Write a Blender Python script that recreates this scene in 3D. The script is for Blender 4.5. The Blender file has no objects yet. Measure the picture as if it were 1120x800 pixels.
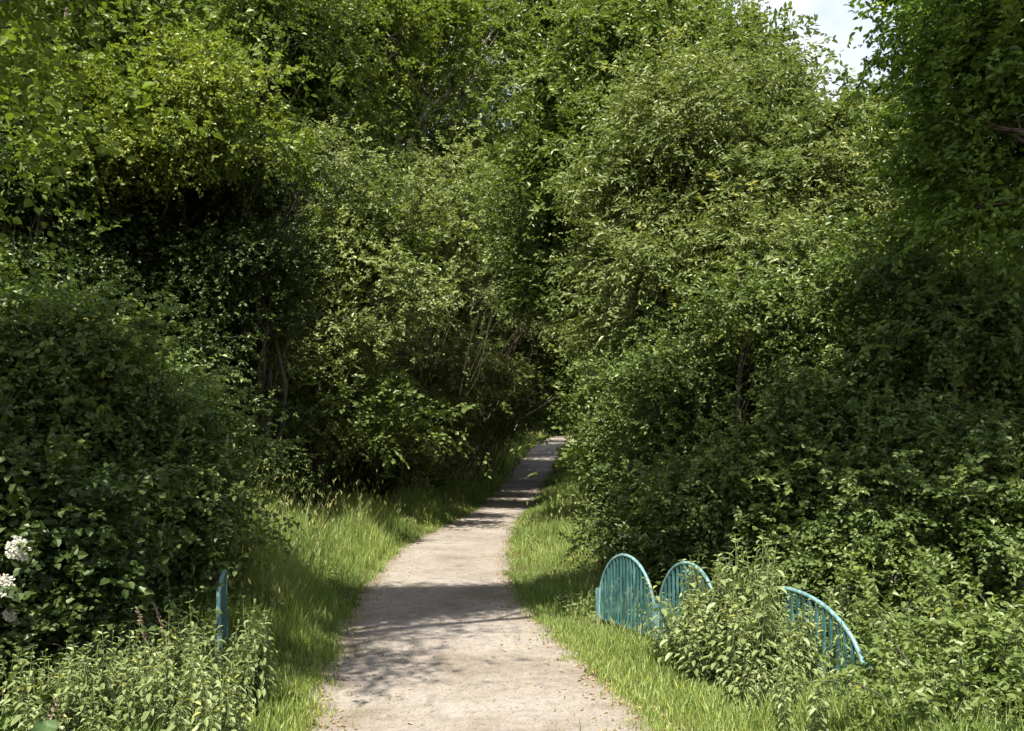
import bpy, math
import numpy as np
from mathutils import Vector

# ------------------------------------------------------------------ basics
scene = bpy.context.scene
COL = scene.collection
RNG = np.random.default_rng(7)
EYE = 1.9
F = 970.0                       # focal length in photo pixels (photo is 1120 wide)
UP = np.array([0.0, 0.0, 1.0])


def W(px, py, d):
    """world point seen at photo pixel (px, py), d metres ahead of the camera"""
    return np.array([(px - 560) / F * d, d, EYE - (py - 500) / F * d])


def nrm(v):
    return v / np.maximum(np.linalg.norm(v, axis=-1, keepdims=True), 1e-9)


# ------------------------------------------------------------------ terrain
_D = np.array([-60, 0, 6.1, 9.7, 13, 18.4, 24.6, 30.7, 45, 60, 78, 100, 130.0])
_LX = np.array([4.0, -.75, -1.50, -1.92, -2.18, -2.35, -1.85, -1.3, -.14, 1.55, 5.2, 12, 22.0])
_RX = np.array([7.0, 1.85, 1.05, .43, -.02, -.02, .10, .54, 1.86, 3.45, 7.2, 14, 24.0])
_ZD = np.array([-400, 0, 20, 30.7, 37, 45, 52, 60, 70, 85, 110, 160, 600.0])
_ZZ = np.array([0, 0, 0, .02, .32, .97, 1.8, 2.8, 3.6, 4.2, 4.6, 5, 5.0])


def smooth_interp(x, xs, ys):
    o = np.zeros_like(np.asarray(x, float))
    for k in (-1.2, -.6, 0, .6, 1.2):
        o = o + np.interp(np.asarray(x, float) + k, xs, ys)
    return o / 5


def path_l(d): return smooth_interp(d, _D, _LX)
def path_r(d): return smooth_interp(d, _D, _RX)


def ground_z(x, y):
    x = np.asarray(x, float); y = np.asarray(y, float)
    z = smooth_interp(y, _ZD, _ZZ)
    off = np.maximum(np.maximum(path_l(y) - x, x - path_r(y)), 0)
    b = np.clip(off / 2.0, 0, 1)
    z = z + b * (.06 + .05 * np.sin(x * 1.7 + y * .9) + .04 * np.sin(x * .6 - y * 1.3 + 1))
    return z


# ------------------------------------------------------------------ mesh helper
class MB:
    def __init__(self):
        self.v = []; self.f = []; self.r = []; self.n = 0

    def add(self, verts, faces, rnd=None):
        verts = np.asarray(verts, float).reshape(-1, 3)
        faces = np.asarray(faces, np.int64)
        self.v.append(verts); self.f.append(faces + self.n); self.n += len(verts)
        if rnd is None: rnd = np.full(len(faces), .5)
        self.r.append(np.broadcast_to(np.asarray(rnd, float), (len(faces),)))

    def tube(self, pts, rad, sides=6, rnd=.5, cap=True):
        pts = np.asarray(pts, float); n = len(pts)
        rad = np.broadcast_to(np.asarray(rad, float), (n,))
        t = nrm(np.gradient(pts, axis=0))
        ref = np.array([1.0, 0, 0]) if abs(t[0][0]) < .8 else np.array([0, 1.0, 0])
        a = nrm(np.cross(t, ref)); b = np.cross(t, a)
        an = np.linspace(0, 2 * np.pi, sides, endpoint=False)
        ring = (a[:, None] * np.cos(an)[None, :, None] + b[:, None] * np.sin(an)[None, :, None]) * rad[:, None, None] + pts[:, None]
        i = np.arange(n - 1)[:, None] * sides; j = np.arange(sides)[None]; jn = (j + 1) % sides
        q = np.stack([i + j, i + jn, i + sides + jn, i + sides + j], -1).reshape(-1, 4)
        self.add(ring, q, rnd)
        if cap:
            for k, flip in ((0, True), (n - 1, False)):
                base = self.n
                c = ring[k]
                self.v.append(np.vstack([c, pts[k][None]])); self.n += sides + 1
                jj = np.arange(sides); tri = np.stack([jj, (jj + 1) % sides, np.full(sides, sides)], -1) + base
                if flip: tri = tri[:, ::-1]
                self.f.append(tri); self.r.append(np.full(sides, .5))

    def box(self, c, s, ax=None, rnd=.5):
        """c centre, s full sizes, ax 3x3 rows = local axes"""
        ax = np.eye(3) if ax is None else ax
        k = np.array([[x, y, z] for x in (-.5, .5) for y in (-.5, .5) for z in (-.5, .5)]) * np.asarray(s)
        self.add(k @ ax + np.asarray(c), [[0, 1, 3, 2], [4, 6, 7, 5], [0, 4, 5, 1], [2, 3, 7, 6], [0, 2, 6, 4], [1, 5, 7, 3]], rnd)

    def build(self, name, mat, parent=None, smooth=False):
        v = np.concatenate(self.v)
        if parent is not None: v = v - np.array(parent.location)
        me = bpy.data.meshes.new(name)
        me.vertices.add(len(v)); me.vertices.foreach_set('co', v.astype(np.float32).ravel())
        tot = np.concatenate([np.full(len(f), f.shape[1]) for f in self.f])
        idx = np.concatenate([f.ravel() for f in self.f]).astype(np.int32)
        st = np.concatenate([[0], np.cumsum(tot)[:-1]]).astype(np.int32)
        me.loops.add(len(idx)); me.loops.foreach_set('vertex_index', idx)
        me.polygons.add(len(tot)); me.polygons.foreach_set('loop_start', st)
        me.update(calc_edges=True)
        at = me.attributes.new('rnd', 'FLOAT', 'FACE')
        at.data.foreach_set('value', np.concatenate(self.r).astype(np.float32))
        me.polygons.foreach_set('use_smooth', np.full(len(tot), bool(smooth)))
        me.materials.append(mat)
        o = bpy.data.objects.new(name, me); COL.objects.link(o)
        if parent is not None: o.parent = parent
        return o


def tag(o, label=None, cat=None, group=None, kind=None):
    if label: o['label'] = label
    if cat: o['category'] = cat
    if group: o['group'] = group
    if kind: o['kind'] = kind
    return o


def empty(name, loc, label, cat, group=None):
    o = bpy.data.objects.new(name, None); COL.objects.link(o)
    o.location = loc; o.empty_display_size = .1
    return tag(o, label, cat, group)


# ------------------------------------------------------------------ materials
def new_mat(name):
    m = bpy.data.materials.new(name); m.use_nodes = True
    nt = m.node_tree; nt.nodes.clear()
    out = nt.nodes.new('ShaderNodeOutputMaterial')
    return m, nt, out


def N(nt, t, **kw):
    n = nt.nodes.new(t)
    for k, v in kw.items(): setattr(n, k, v)
    return n


def ramp(nt, stops):
    r = N(nt, 'ShaderNodeValToRGB')
    e = r.color_ramp.elements
    while len(e) < len(stops): e.new(.5)
    for el, (p, c) in zip(e, stops):
        el.position = p; el.color = (*c, 1)
    return r


def leaf_mat(name, c0, c1, trans=.36, gloss=.065, rough=.46, tint=(1.25, 1.35, .55)):
    m, nt, out = new_mat(name); L = nt.links.new
    at = N(nt, 'ShaderNodeAttribute', attribute_name='rnd')
    cm = tuple((a + b) / 2 for a, b in zip(c0, c1))
    r = ramp(nt, [(0, c0), (.5, cm), (.93, c1), (1, tuple(x * f for x, f in zip(c1, (1.5, 1.25, .8))))])
    L(at.outputs['Fac'], r.inputs[0])
    di = N(nt, 'ShaderNodeBsdfDiffuse'); L(r.outputs[0], di.inputs[0])
    mx = N(nt, 'ShaderNodeMix', data_type='RGBA', blend_type='MULTIPLY'); mx.inputs[0].default_value = 1
    L(r.outputs[0], mx.inputs[6]); mx.inputs[7].default_value = (*tint, 1)
    tr = N(nt, 'ShaderNodeBsdfTranslucent'); L(mx.outputs[2], tr.inputs[0])
    gl = N(nt, 'ShaderNodeBsdfGlossy'); gl.inputs['Roughness'].default_value = rough
    gl.inputs[0].default_value = (.85, .92, .70, 1)
    a = N(nt, 'ShaderNodeMixShader'); a.inputs[0].default_value = trans
    L(di.outputs[0], a.inputs[1]); L(tr.outputs[0], a.inputs[2])
    lw = N(nt, 'ShaderNodeLayerWeight'); lw.inputs[0].default_value = .3
    mp = N(nt, 'ShaderNodeMapRange'); mp.inputs[3].default_value = gloss * .4; mp.inputs[4].default_value = gloss * 1.1
    L(lw.outputs['Facing'], mp.inputs[0])
    b = N(nt, 'ShaderNodeMixShader'); L(mp.outputs[0], b.inputs[0])
    L(a.outputs[0], b.inputs[1]); L(gl.outputs[0], b.inputs[2])
    L(b.outputs[0], out.inputs[0])
    return m


def bark_mat(name, c0, c1, scale=9):
    m, nt, out = new_mat(name); L = nt.links.new
    tc = N(nt, 'ShaderNodeTexCoord')
    mp = N(nt, 'ShaderNodeMapping'); mp.inputs['Scale'].default_value = (scale, scale, scale * .22)
    L(tc.outputs['Object'], mp.inputs[0])
    no = N(nt, 'ShaderNodeTexNoise'); no.inputs['Scale'].default_value = 2.2; no.inputs['Detail'].default_value = 6
    L(mp.outputs[0], no.inputs[0])
    r = ramp(nt, [(.3, c0), (.7, c1)]); L(no.outputs[0], r.inputs[0])
    p = N(nt, 'ShaderNodeBsdfPrincipled'); p.inputs['Roughness'].default_value = .9
    p.inputs['Specular IOR Level'].default_value = .2
    L(r.outputs[0], p.inputs['Base Color'])
    bu = N(nt, 'ShaderNodeBump'); bu.inputs['Strength'].default_value = .7; bu.inputs['Distance'].default_value = .02
    L(no.outputs[0], bu.inputs['Height']); L(bu.outputs[0], p.inputs['Normal'])
    L(p.outputs[0], out.inputs[0])
    return m


M = {}
M['hawthorn'] = leaf_mat('hawthorn_leaf', (0.060, 0.093, 0.021), (0.149, 0.193, 0.053))
M['lime'] = leaf_mat('lime_leaf', (0.076, 0.119, 0.013), (0.158, 0.209, 0.029), trans=.42, gloss=.05, rough=.55)
M['maple'] = leaf_mat('maple_leaf', (0.094, 0.131, 0.018), (0.200, 0.233, 0.046), trans=.42)
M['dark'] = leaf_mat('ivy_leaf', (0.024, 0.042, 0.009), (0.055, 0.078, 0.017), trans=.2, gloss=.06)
M['sallow'] = leaf_mat('sallow_leaf', (0.120, 0.152, 0.046), (0.275, 0.307, 0.124), trans=.36)
M['willow'] = leaf_mat('willow_leaf', (0.103, 0.133, 0.035), (0.198, 0.228, 0.088), trans=.36)
M['ash'] = leaf_mat('ash_leaf', (0.080, 0.114, 0.024), (0.168, 0.210, 0.058), trans=.38)
M['oak'] = leaf_mat('oak_leaf', (0.066, 0.120, 0.018), (0.164, 0.240, 0.044), trans=.38)
M['nettle'] = leaf_mat('nettle_leaf', (0.106, 0.143, 0.038), (0.197, 0.238, 0.093), trans=.30, gloss=.07, rough=.5)
M['bramble'] = leaf_mat('bramble_leaf', (0.075, 0.111, 0.020), (0.131, 0.168, 0.043), trans=.32)
M['burdock'] = leaf_mat('burdock_leaf', (.040, .080, .024), (.065, .110, .036), trans=.35, gloss=.06)
M['grass'] = leaf_mat('grass_blade', (0.116, 0.174, 0.035), (0.248, 0.303, 0.090), trans=.42, gloss=.05)
M['straw'] = leaf_mat('grass_seed_head', (.20, .215, .065), (.32, .31, .12), trans=.3, gloss=.04, tint=(1.1, 1.05, .7))
M['dry'] = leaf_mat('dry_leaf', (.16, .09, .04), (.42, .31, .17), trans=.15, gloss=.05, tint=(1.1, .95, .7))
M['petal'] = leaf_mat('elder_petal', (.42, .42, .34), (.56, .55, .47), trans=.3, gloss=.03, tint=(1, 1, .9))
M['stem'] = leaf_mat('green_stem', (.085, .11, .035), (.12, .14, .05), trans=.05, gloss=.07)
M['drystem'] = bark_mat('dry_stalk', (.15, .115, .07), (.28, .23, .14), 30)
M['bark'] = bark_mat('grey_brown_bark', (.055, .043, .030), (.17, .145, .11))
M['barkpale'] = bark_mat('pale_bark', (.13, .115, .09), (.30, .27, .22))
M['stempale'] = bark_mat('pale_brown_stem_bark', (.055, .042, .026), (.14, .11, .07))  # paler brown bark of the sallow stems
M['barkbrown'] = bark_mat('brown_stem_bark', (.045, .038, .027), (.115, .098, .072))

# path gravel
m, nt, out = new_mat('gravel_path'); L = nt.links.new
tc = N(nt, 'ShaderNodeTexCoord')
def noise(scale, detail=4, rough=.55, src=None, dist=0):
    n = N(nt, 'ShaderNodeTexNoise'); n.inputs['Scale'].default_value = scale
    n.inputs['Detail'].default_value = detail; n.inputs['Roughness'].default_value = rough
    n.inputs['Distortion'].default_value = dist
    L((src or tc).outputs['Object'] if src is None else src.outputs[0], n.inputs[0]); return n
big = noise(.7, 5, .6); mid = noise(6, 5, .65); fine = noise(70, 3, .7)
vo = N(nt, 'ShaderNodeTexVoronoi'); vo.inputs['Scale'].default_value = 42; L(tc.outputs['Object'], vo.inputs[0])
r1 = ramp(nt, [(.32, (.168, .140, .108)), (.46, (.232, .202, .168)), (.60, (.264, .234, .200)), (.75, (.29, .262, .230))]); L(big.outputs[0], r1.inputs[0])
r2 = ramp(nt, [(.28, (.74, .71, .67)), (.5, (1, 1, 1)), (.78, (1.12, 1.1, 1.08))]); L(mid.outputs[0], r2.inputs[0])
r3 = ramp(nt, [(.30, (.80, .79, .78)), (.55, (1, 1, 1)), (.8, (1.18, 1.17, 1.16))]); L(fine.outputs[0], r3.inputs[0])
r4 = ramp(nt, [(.0, (.82, .81, .80)), (.5, (1.0, 1.0, 1.0)), (1, (1.15, 1.14, 1.12))]); L(vo.outputs['Color'], r4.inputs[0])
cur = r1
for r in (r2, r3, r4):
    x = N(nt, 'ShaderNodeMix', data_type='RGBA', blend_type='MULTIPLY'); x.inputs[0].default_value = 1
    L(cur.outputs[2] if cur.bl_idname == 'ShaderNodeMix' else cur.outputs[0], x.inputs[6]); L(r.outputs[0], x.inputs[7]); cur = x
p = N(nt, 'ShaderNodeBsdfPrincipled'); p.inputs['Roughness'].default_value = .95; p.inputs['Specular IOR Level'].default_value = .15
ac = N(nt, 'ShaderNodeAttribute', attribute_name='across')
d1 = N(nt, 'ShaderNodeMath', operation='SUBTRACT'); L(ac.outputs['Fac'], d1.inputs[0]); d1.inputs[1].default_value = .5
d2 = N(nt, 'ShaderNodeMath', operation='ABSOLUTE'); L(d1.outputs[0], d2.inputs[0])
en = noise(2.6, 6, .68)
d3 = N(nt, 'ShaderNodeMath', operation='MULTIPLY_ADD'); L(en.outputs[0], d3.inputs[0]); d3.inputs[1].default_value = .42; L(d2.outputs[0], d3.inputs[2])
er = ramp(nt, [(.58, (0, 0, 0)), (.76, (.85, .85, .85))]); L(d3.outputs[0], er.inputs[0])
ex = N(nt, 'ShaderNodeMix', data_type='RGBA'); L(er.outputs[0], ex.inputs[0]); L(cur.outputs[2], ex.inputs[6])
es = ramp(nt, [(.35, (.085, .062, .040)), (.65, (.20, .155, .10))]); L(fine.outputs[0], es.inputs[0]); L(es.outputs[0], ex.inputs[7]); cur = ex
L(cur.outputs[2], p.inputs['Base Color'])
ad = N(nt, 'ShaderNodeMath', operation='ADD'); L(vo.outputs['Distance'], ad.inputs[0]); L(fine.outputs[0], ad.inputs[1])
bu = N(nt, 'ShaderNodeBump'); bu.inputs['Strength'].default_value = .55; bu.inputs['Distance'].default_value = .012
L(ad.outputs[0], bu.inputs['Height']); L(bu.outputs[0], p.inputs['Normal']); L(p.outputs[0], out.inputs[0])
M['path'] = m

# soil / ground
m, nt, out = new_mat('leafy_soil'); L = nt.links.new
tc = N(nt, 'ShaderNodeTexCoord')
big = noise(.9, 6, .6); fine = noise(22, 5, .7)
r1 = ramp(nt, [(.35, (.050, .060, .022)), (.55, (.085, .070, .042)), (.7, (.12, .10, .06))]); L(big.outputs[0], r1.inputs[0])
r2 = ramp(nt, [(.3, (.55, .55, .55)), (.7, (1.25, 1.25, 1.2))]); L(fine.outputs[0], r2.inputs[0])
x = N(nt, 'ShaderNodeMix', data_type='RGBA', blend_type='MULTIPLY'); x.inputs[0].default_value = 1
L(r1.outputs[0], x.inputs[6]); L(r2.outputs[0], x.inputs[7])
p = N(nt, 'ShaderNodeBsdfPrincipled'); p.inputs['Roughness'].default_value = 1; p.inputs['Specular IOR Level'].default_value = .1
L(x.outputs[2], p.inputs['Base Color'])
bu = N(nt, 'ShaderNodeBump'); bu.inputs['Strength'].default_value = .8; bu.inputs['Distance'].default_value = .03
L(fine.outputs[0], bu.inputs['Height']); L(bu.outputs[0], p.inputs['Normal']); L(p.outputs[0], out.inputs[0])
M['soil'] = m

# weathered teal paint
m, nt, out = new_mat('weathered_teal_paint'); L = nt.links.new
tc = N(nt, 'ShaderNodeTexCoord')
mpg = N(nt, 'ShaderNodeMapping'); mpg.inputs['Scale'].default_value = (1, 1, .16); L(tc.outputs['Object'], mpg.inputs[0])
a = noise(26, 6, .7, mpg); b = noise(60, 4, .7)
r1 = ramp(nt, [(.34, (.012, .040, .037)), (.5, (.030, .092, .086)), (.66, (.085, .185, .172))]); L(a.outputs[0], r1.inputs[0])
r2 = ramp(nt, [(.66, (0, 0, 0)), (.74, (1, 1, 1))]); L(b.outputs[0], r2.inputs[0])
x = N(nt, 'ShaderNodeMix', data_type='RGBA'); L(r2.outputs[0], x.inputs[0]); L(r1.outputs[0], x.inputs[6]); x.inputs[7].default_value = (.16, .15, .12, 1)
p = N(nt, 'ShaderNodeBsdfPrincipled'); p.inputs['Roughness'].default_value = .42; L(x.outputs[2], p.inputs['Base Color'])
bu = N(nt, 'ShaderNodeBump'); bu.inputs['Strength'].default_value = .2; bu.inputs['Distance'].default_value = .003
L(b.outputs[0], bu.inputs['Height']); L(bu.outputs[0], p.inputs['Normal']); L(p.outputs[0], out.inputs[0])
M['teal'] = m
m2 = m.copy(); m2.name = 'faded_and_sunlit_teal_paint'
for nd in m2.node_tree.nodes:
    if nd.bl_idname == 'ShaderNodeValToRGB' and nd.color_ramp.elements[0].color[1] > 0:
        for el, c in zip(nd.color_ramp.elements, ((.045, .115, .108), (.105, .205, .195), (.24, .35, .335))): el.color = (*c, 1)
M['faded_sunlit_teal'] = m2  # worn arch rails; also a painted sunlit tone for the posts

# ------------------------------------------------------------------ leaves
def put_leaves(mb, P, D, Nn, Ls, Ws, rnd, fine=True, fold=.18):
    """leaf blades: P base, D direction, Nn normal, all (n,3)"""
    D = nrm(D); S = nrm(np.cross(D, Nn)); Nn = np.cross(S, D)
    Ls = np.broadcast_to(Ls, (len(P),))[:, None]; Ws = np.broadcast_to(Ws, (len(P),))[:, None]
    n = len(P)
    if fine:
        up = fold * Ws * Nn
        bend = -.12 * Ls * Nn
        v = np.stack([P, P + .30 * Ls * D + .46 * Ws * S + up, P + .68 * Ls * D + .36 * Ws * S + up + bend * .5,
                      P + Ls * D + bend, P + .68 * Ls * D - .36 * Ws * S + up + bend * .5, P + .30 * Ls * D - .46 * Ws * S + up], 1)
        i = np.arange(n)[:, None] * 6
        f = np.concatenate([i + np.array([[0, 3, 2, 1]]), i + np.array([[0, 5, 4, 3]])])
    else:
        up = fold * Ws * Nn
        v = np.stack([P, P + .45 * Ls * D + .5 * Ws * S + up, P + Ls * D, P + .45 * Ls * D - .5 * Ws * S + up], 1)
        i = np.arange(n)[:, None] * 4
        f = np.concatenate([i + np.array([[0, 2, 1]]), i + np.array([[0, 3, 2]])])
    mb.add(v.reshape(-1, 3), f, np.concatenate([rnd, rnd]))


def sprig_leaves(mb, C, U, k, slen, lL, lW, rng, fine=True, droop=.25, flat=.55, shade=None):
    """C (S,3) sprig bases, U (S,3) sprig directions; k leaves on each"""
    S = len(C)
    U = nrm(U)
    side = nrm(np.cross(U, UP + rng.normal(0, .25, (S, 3))))
    ln = slen * rng.uniform(.6, 1.25, (S, 1, 1))
    t = ((np.arange(k) + rng.uniform(.2, .8, (S, k))) / k)[..., None]
    pos = C[:, None] + U[:, None] * ln * t - UP * (droop * ln * t * t)
    sg = np.where(np.arange(k) % 2 == 0, 1., -1.)[None, :, None]
    D = U[:, None] * .55 + side[:, None] * sg * .75 - UP * .18 + rng.normal(0, .32, (S, k, 3))
    Nn = UP * flat + U[:, None] * .25 + rng.normal(0, .42, (S, k, 3))
    sc = (1 - .35 * np.abs(t[..., 0] - .45)) * rng.uniform(.7, 1.2, (S, k))
    base = rng.uniform(.1, .8, (S, 1)) if shade is None else shade
    rnd = np.clip(base + rng.normal(0, .16, (S, k)), 0, 1)
    put_leaves(mb, pos.reshape(-1, 3), D.reshape(-1, 3), Nn.reshape(-1, 3), (lL * sc).ravel(), (lW * sc).ravel(), rnd.ravel(), fine)


def sphere(rng, n):
    return nrm(rng.normal(size=(n, 3)))


def wob(p, s):
    return (np.sin(p[:, 0] * 2.1 + s) * np.sin(p[:, 1] * 1.7 + s * 2) + np.sin(p[:, 2] * 2.6 + s * 3) * .7 + np.sin(p[:, 0] * 4.3 + p[:, 2] * 3.7 + s) * .5)


def wiggle(p0, p1, n, amp, rng, sag=0.0):
    t = np.linspace(0, 1, n)[:, None]
    p0 = np.asarray(p0, float); p1 = np.asarray(p1, float)
    L_ = np.linalg.norm(p1 - p0)
    w = np.zeros((n, 3))
    for k in (1, 2, 3):
        w += np.sin(np.pi * k * t) * rng.normal(0, amp * L_ / k ** 1.3, 3)
    return p0 + (p1 - p0) * t + w + UP * (sag * L_ * np.sin(np.pi * t))


SUNV = np.array([.15, .53]) / .82      # how far a shadow moves per metre of height
DENS = 1.45
KINDS = {   # leaf length, width, leaves per sprig, sprig length, clump radius
    'hawthorn': dict(mat='hawthorn', L=.066, Wd=.050, k=9, sl=.30, cr=.25),
    'lime': dict(mat='lime', L=.062, Wd=.052, k=7, sl=.36, cr=.28),
    'maple': dict(mat='maple', L=.092, Wd=.074, k=8, sl=.34, cr=.32),
    'maplefar': dict(mat='maple', L=.125, Wd=.100, k=8, sl=.46, cr=.44),
    'palefar': dict(mat='sallow', L=.18, Wd=.11, k=9, sl=.60, cr=.58),
    'dark': dict(mat='dark', L=.075, Wd=.062, k=8, sl=.26, cr=.28),
    'sallow': dict(mat='sallow', L=.105, Wd=.060, k=10, sl=.44, cr=.40),
    'willow': dict(mat='willow', L=.098, Wd=.044, k=11, sl=.46, cr=.28),
    'ash': dict(mat='ash', L=.125, Wd=.068, k=9, sl=.50, cr=.46),
    'far': dict(mat='ash', L=.170, Wd=.110, k=9, sl=.60, cr=.62),
    'oak': dict(mat='oak', L=.078, Wd=.050, k=9, sl=.30, cr=.26),
    'bramble': dict(mat='bramble', L=.062, Wd=.038, k=9, sl=.32, cr=.18),
}


def hmiss(p):
    """does a shoot here shade the open strip of path and verge"""
    lx = p[0] + SUNV[0] * p[2]; ly = p[1] + SUNV[1] * p[2]
    return 13.5 < ly < 60 and math.sin(ly * 1.5 + .8 * math.sin(ly * .7)) > -.3 and path_l(ly) - 1.0 < lx < path_r(ly) + .6 and p[2] > 1.5


def make_tree(name, label, base, lobes, kind, dens=1.0, trunk_r=.12, bark='bark', stems=1, group=None, cat='tree',
              seed=0, fork=.45, trunk_top=None, fine=True, droop=.25, spread=.12, fine_twigs=True):
    """lobes: list of (centre xyz, rx, ry, rz, density factor)"""
    rng = np.random.default_rng(seed + 1000)
    K = KINDS[kind]
    bx, by = base
    bz = float(ground_z(bx, by)) - .08
    root = empty(name, (bx, by, bz + .08), label, cat, group)
    cmb = MB(); tmb = MB()
    B = np.array([bx, by, bz])
    cents = np.array([l[0] for l in lobes])
    if trunk_top is None:
        mid = cents.mean(0); trunk_top = B + (mid - B) * np.array([.6, .6, fork * 1.4])
    trunk_top = np.asarray(trunk_top, float)
    if stems == 1:
        tr = wiggle(B, trunk_top, 9, .03, rng)
        rr = np.linspace(trunk_r, trunk_r * .62, 9); rr[0] *= 1.35
        tmb.tube(tr, rr, 9)
    pieces = []
    for (c, rx, ry, rz, df) in lobes:
        c = np.asarray(c, float); R = np.array([rx, ry, rz])
        if rx < .3:
            pieces.append((c, rx, ry, rz, df)); continue
        ns = 4 if rx < 1.0 else 5
        for q in range(ns):
            o = sphere(rng, 1)[0] * R * rng.uniform(.45, 1.0)
            k = rng.uniform(.36, .68)
            pieces.append((c + o, rx * k, ry * k, rz * k * .8, df * 1.35))
    for li, (c, rx, ry, rz, df) in enumerate(pieces):
        c = np.asarray(c, float); R = np.array([rx, ry, rz])
        c[2] = max(c[2], float(ground_z(c[0], c[1])) + .2)
        tsc = rng.uniform(.82, 1.22)
        area = (rx * ry * rz) ** (2 / 3)
        nsub = int(max(5, 26 * DENS * dens * df * area / (K['cr'] / .3) ** 1.7))
        u = sphere(rng, nsub * 2)
        keep = (u[:, 2] > -.35) | (rng.random(nsub * 2) < .55)
        u = u[keep][:nsub]; nsub = len(u)
        rf = (.32 + .73 * rng.random((nsub, 1)) ** .55) * (1 + .25 * wob(c + u * R, seed * 1.3 + li)[:, None])
        sc = c + u * R * rf
        gz = ground_z(sc[:, 0], sc[:, 1]) + .12
        sc[:, 2] = np.maximum(sc[:, 2], gz + rng.random(nsub) * .25)
        nsub0 = nsub
        # clumps shading path and verge are cut away in bands to light them
        if kind != 'lime':
            hh = sc[:, 2] - ground_z(sc[:, 0], sc[:, 1] + .6 * sc[:, 2]) - .4
            lx = sc[:, 0] + SUNV[0] * hh; ly = sc[:, 1] + SUNV[1] * hh
            strip = (lx > path_l(ly) - np.where(ly > 34, .9, np.where(ly < 19, 2.3, 1.2))) & (lx < path_r(ly) + np.where(ly > 34, .5, .6)) & (ly > 13.5) & (hh > 1.2)
            strip &= np.sin(ly * 1.5 + .8 * np.sin(ly * .7)) > np.where(ly > 24, -.15, -.6)
            kp = ~(strip & (rng.random(nsub) < .97))
            u = u[kp]; sc = sc[kp]; nsub = len(u)
            if nsub < 4 or nsub < .35 * nsub0: continue
        # limb to this lobe
        if stems == 1:
            f = rng.uniform(.55, 1.0); s0 = tr[int(f * 8)]
            lim = wiggle(s0, c, 8, .06, rng, sag=.06); r0 = trunk_r * .45
        else:
            s0 = B + np.array([*rng.normal(0, spread, 2), 0])
            lim = np.vstack([B[None] - UP * .05, wiggle(s0, c, 10, .04, rng)]); r0 = trunk_r * rng.uniform(.5, 1.0)
        if kind != 'sallow' or nsub > .8 * nsub0: tmb.tube(lim, np.linspace(r0, r0 * .3, len(lim)), 6)
        m_ = 19
        shade = np.repeat(np.clip(rng.normal(rng.uniform(.3, .6), .17, nsub), 0, 1), m_)[:, None]
        uu = np.repeat(u, m_, 0); cc = np.repeat(sc, m_, 0)
        pos = cc + rng.normal(0, 1, (nsub * m_, 3)) * np.array([1, 1, .48]) * K['cr'] * np.repeat(rng.uniform(.65, 1.5, (nsub, 1)), m_, 0)
        g2 = ground_z(pos[:, 0], pos[:, 1]) + .06
        pos[:, 2] = np.maximum(pos[:, 2], g2)
        dr = uu * .75 + rng.normal(0, .55, (nsub * m_, 3)) + UP * .08
        sprig_leaves(cmb, pos, dr, K['k'], K['sl'], K['L'] * tsc, K['Wd'] * tsc, rng, fine, droop, shade=shade)
        # long leading shoots that break the outline
        for q in range((1 if kind == 'lime' else 3) if fine else 1):
            v = sphere(rng, 1)[0]; v[2] = abs(v[2]) * .8 + .15
            if hmiss(c + v * R): continue
            s0 = c + v * R * .8; ln = rng.uniform(.35, .95) * (1 if fine else 1.8)
            s1 = s0 + nrm(v + rng.normal(0, .35, 3)) * ln
            s1[2] = max(s1[2], float(ground_z(s1[0], s1[1])) + .15)
            sh = wiggle(c, s1, 6, .04, rng, sag=.05)
            tmb.tube(sh, np.linspace(.007, .002, 6), 4, cap=False)
            tt = rng.uniform(.45, 1, 11); xs = np.linspace(0, 1, 6)
            P = np.stack([np.interp(tt, xs, sh[:, a_]) for a_ in range(3)], -1)
            sprig_leaves(cmb, P, (s1 - s0) / ln + rng.normal(0, .5, (11, 3)), K['k'], K['sl'] * .6, K['L'] * tsc, K['Wd'] * tsc, rng, fine, droop, shade=np.full((11, 1), rng.uniform(.3, .8)))
        nb = min(nsub, 12 if fine_twigs else 4)
        for q in rng.choice(nsub, nb, replace=False):
            s1 = lim[rng.integers(len(lim) // 2, len(lim))]
            tw = wiggle(s1, sc[q], 5, .06, rng, sag=.05)
            rt = max(.006, r0 * .22)
            tmb.tube(tw, np.linspace(rt, .003, 5), 4, cap=False)
    tmb.build('trunk', M[bark], root, smooth=True)
    cmb.build('crown', M[K['mat']], root)
    return root


def LB(px, py, d, r, rz=None, ry=None, df=1.0):
    return (W(px, py, d), r, ry or r, rz or r * .85, df)


# ------------------------------------------------------------------ ground and path
def grid_sheet(name, xs_fn, ys, mat, zoff):
    mb = MB()
    rows = [xs_fn(y) for y in ys]
    n = len(rows[0])
    v = np.concatenate([np.stack([r, np.full(n, y), ground_z(r, np.full(n, y)) + zoff], -1) for r, y in zip(rows, ys)])
    i = np.arange(len(ys) - 1)[:, None] * n; j = np.arange(n - 1)[None]
    f = np.stack([i + j, i + j + 1, i + n + j + 1, i + n + j], -1).reshape(-1, 4)
    mb.add(v, f)
    return mb.build(name, mat, smooth=True)


gy = np.concatenate([[-300, -150, -70, -40, -20], np.arange(-12, 80, .4), np.arange(80, 140, 3), [160, 200, 300, 500]])
gx = np.concatenate([[-400, -200, -100, -60, -40], np.arange(-24, 24.1, .4), [40, 60, 100, 200, 400]])
tag(grid_sheet('ground', lambda y: gx, gy, M['soil'], 0), 'dark leafy soil under the hedges and verges', 'ground', kind='structure')


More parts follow.
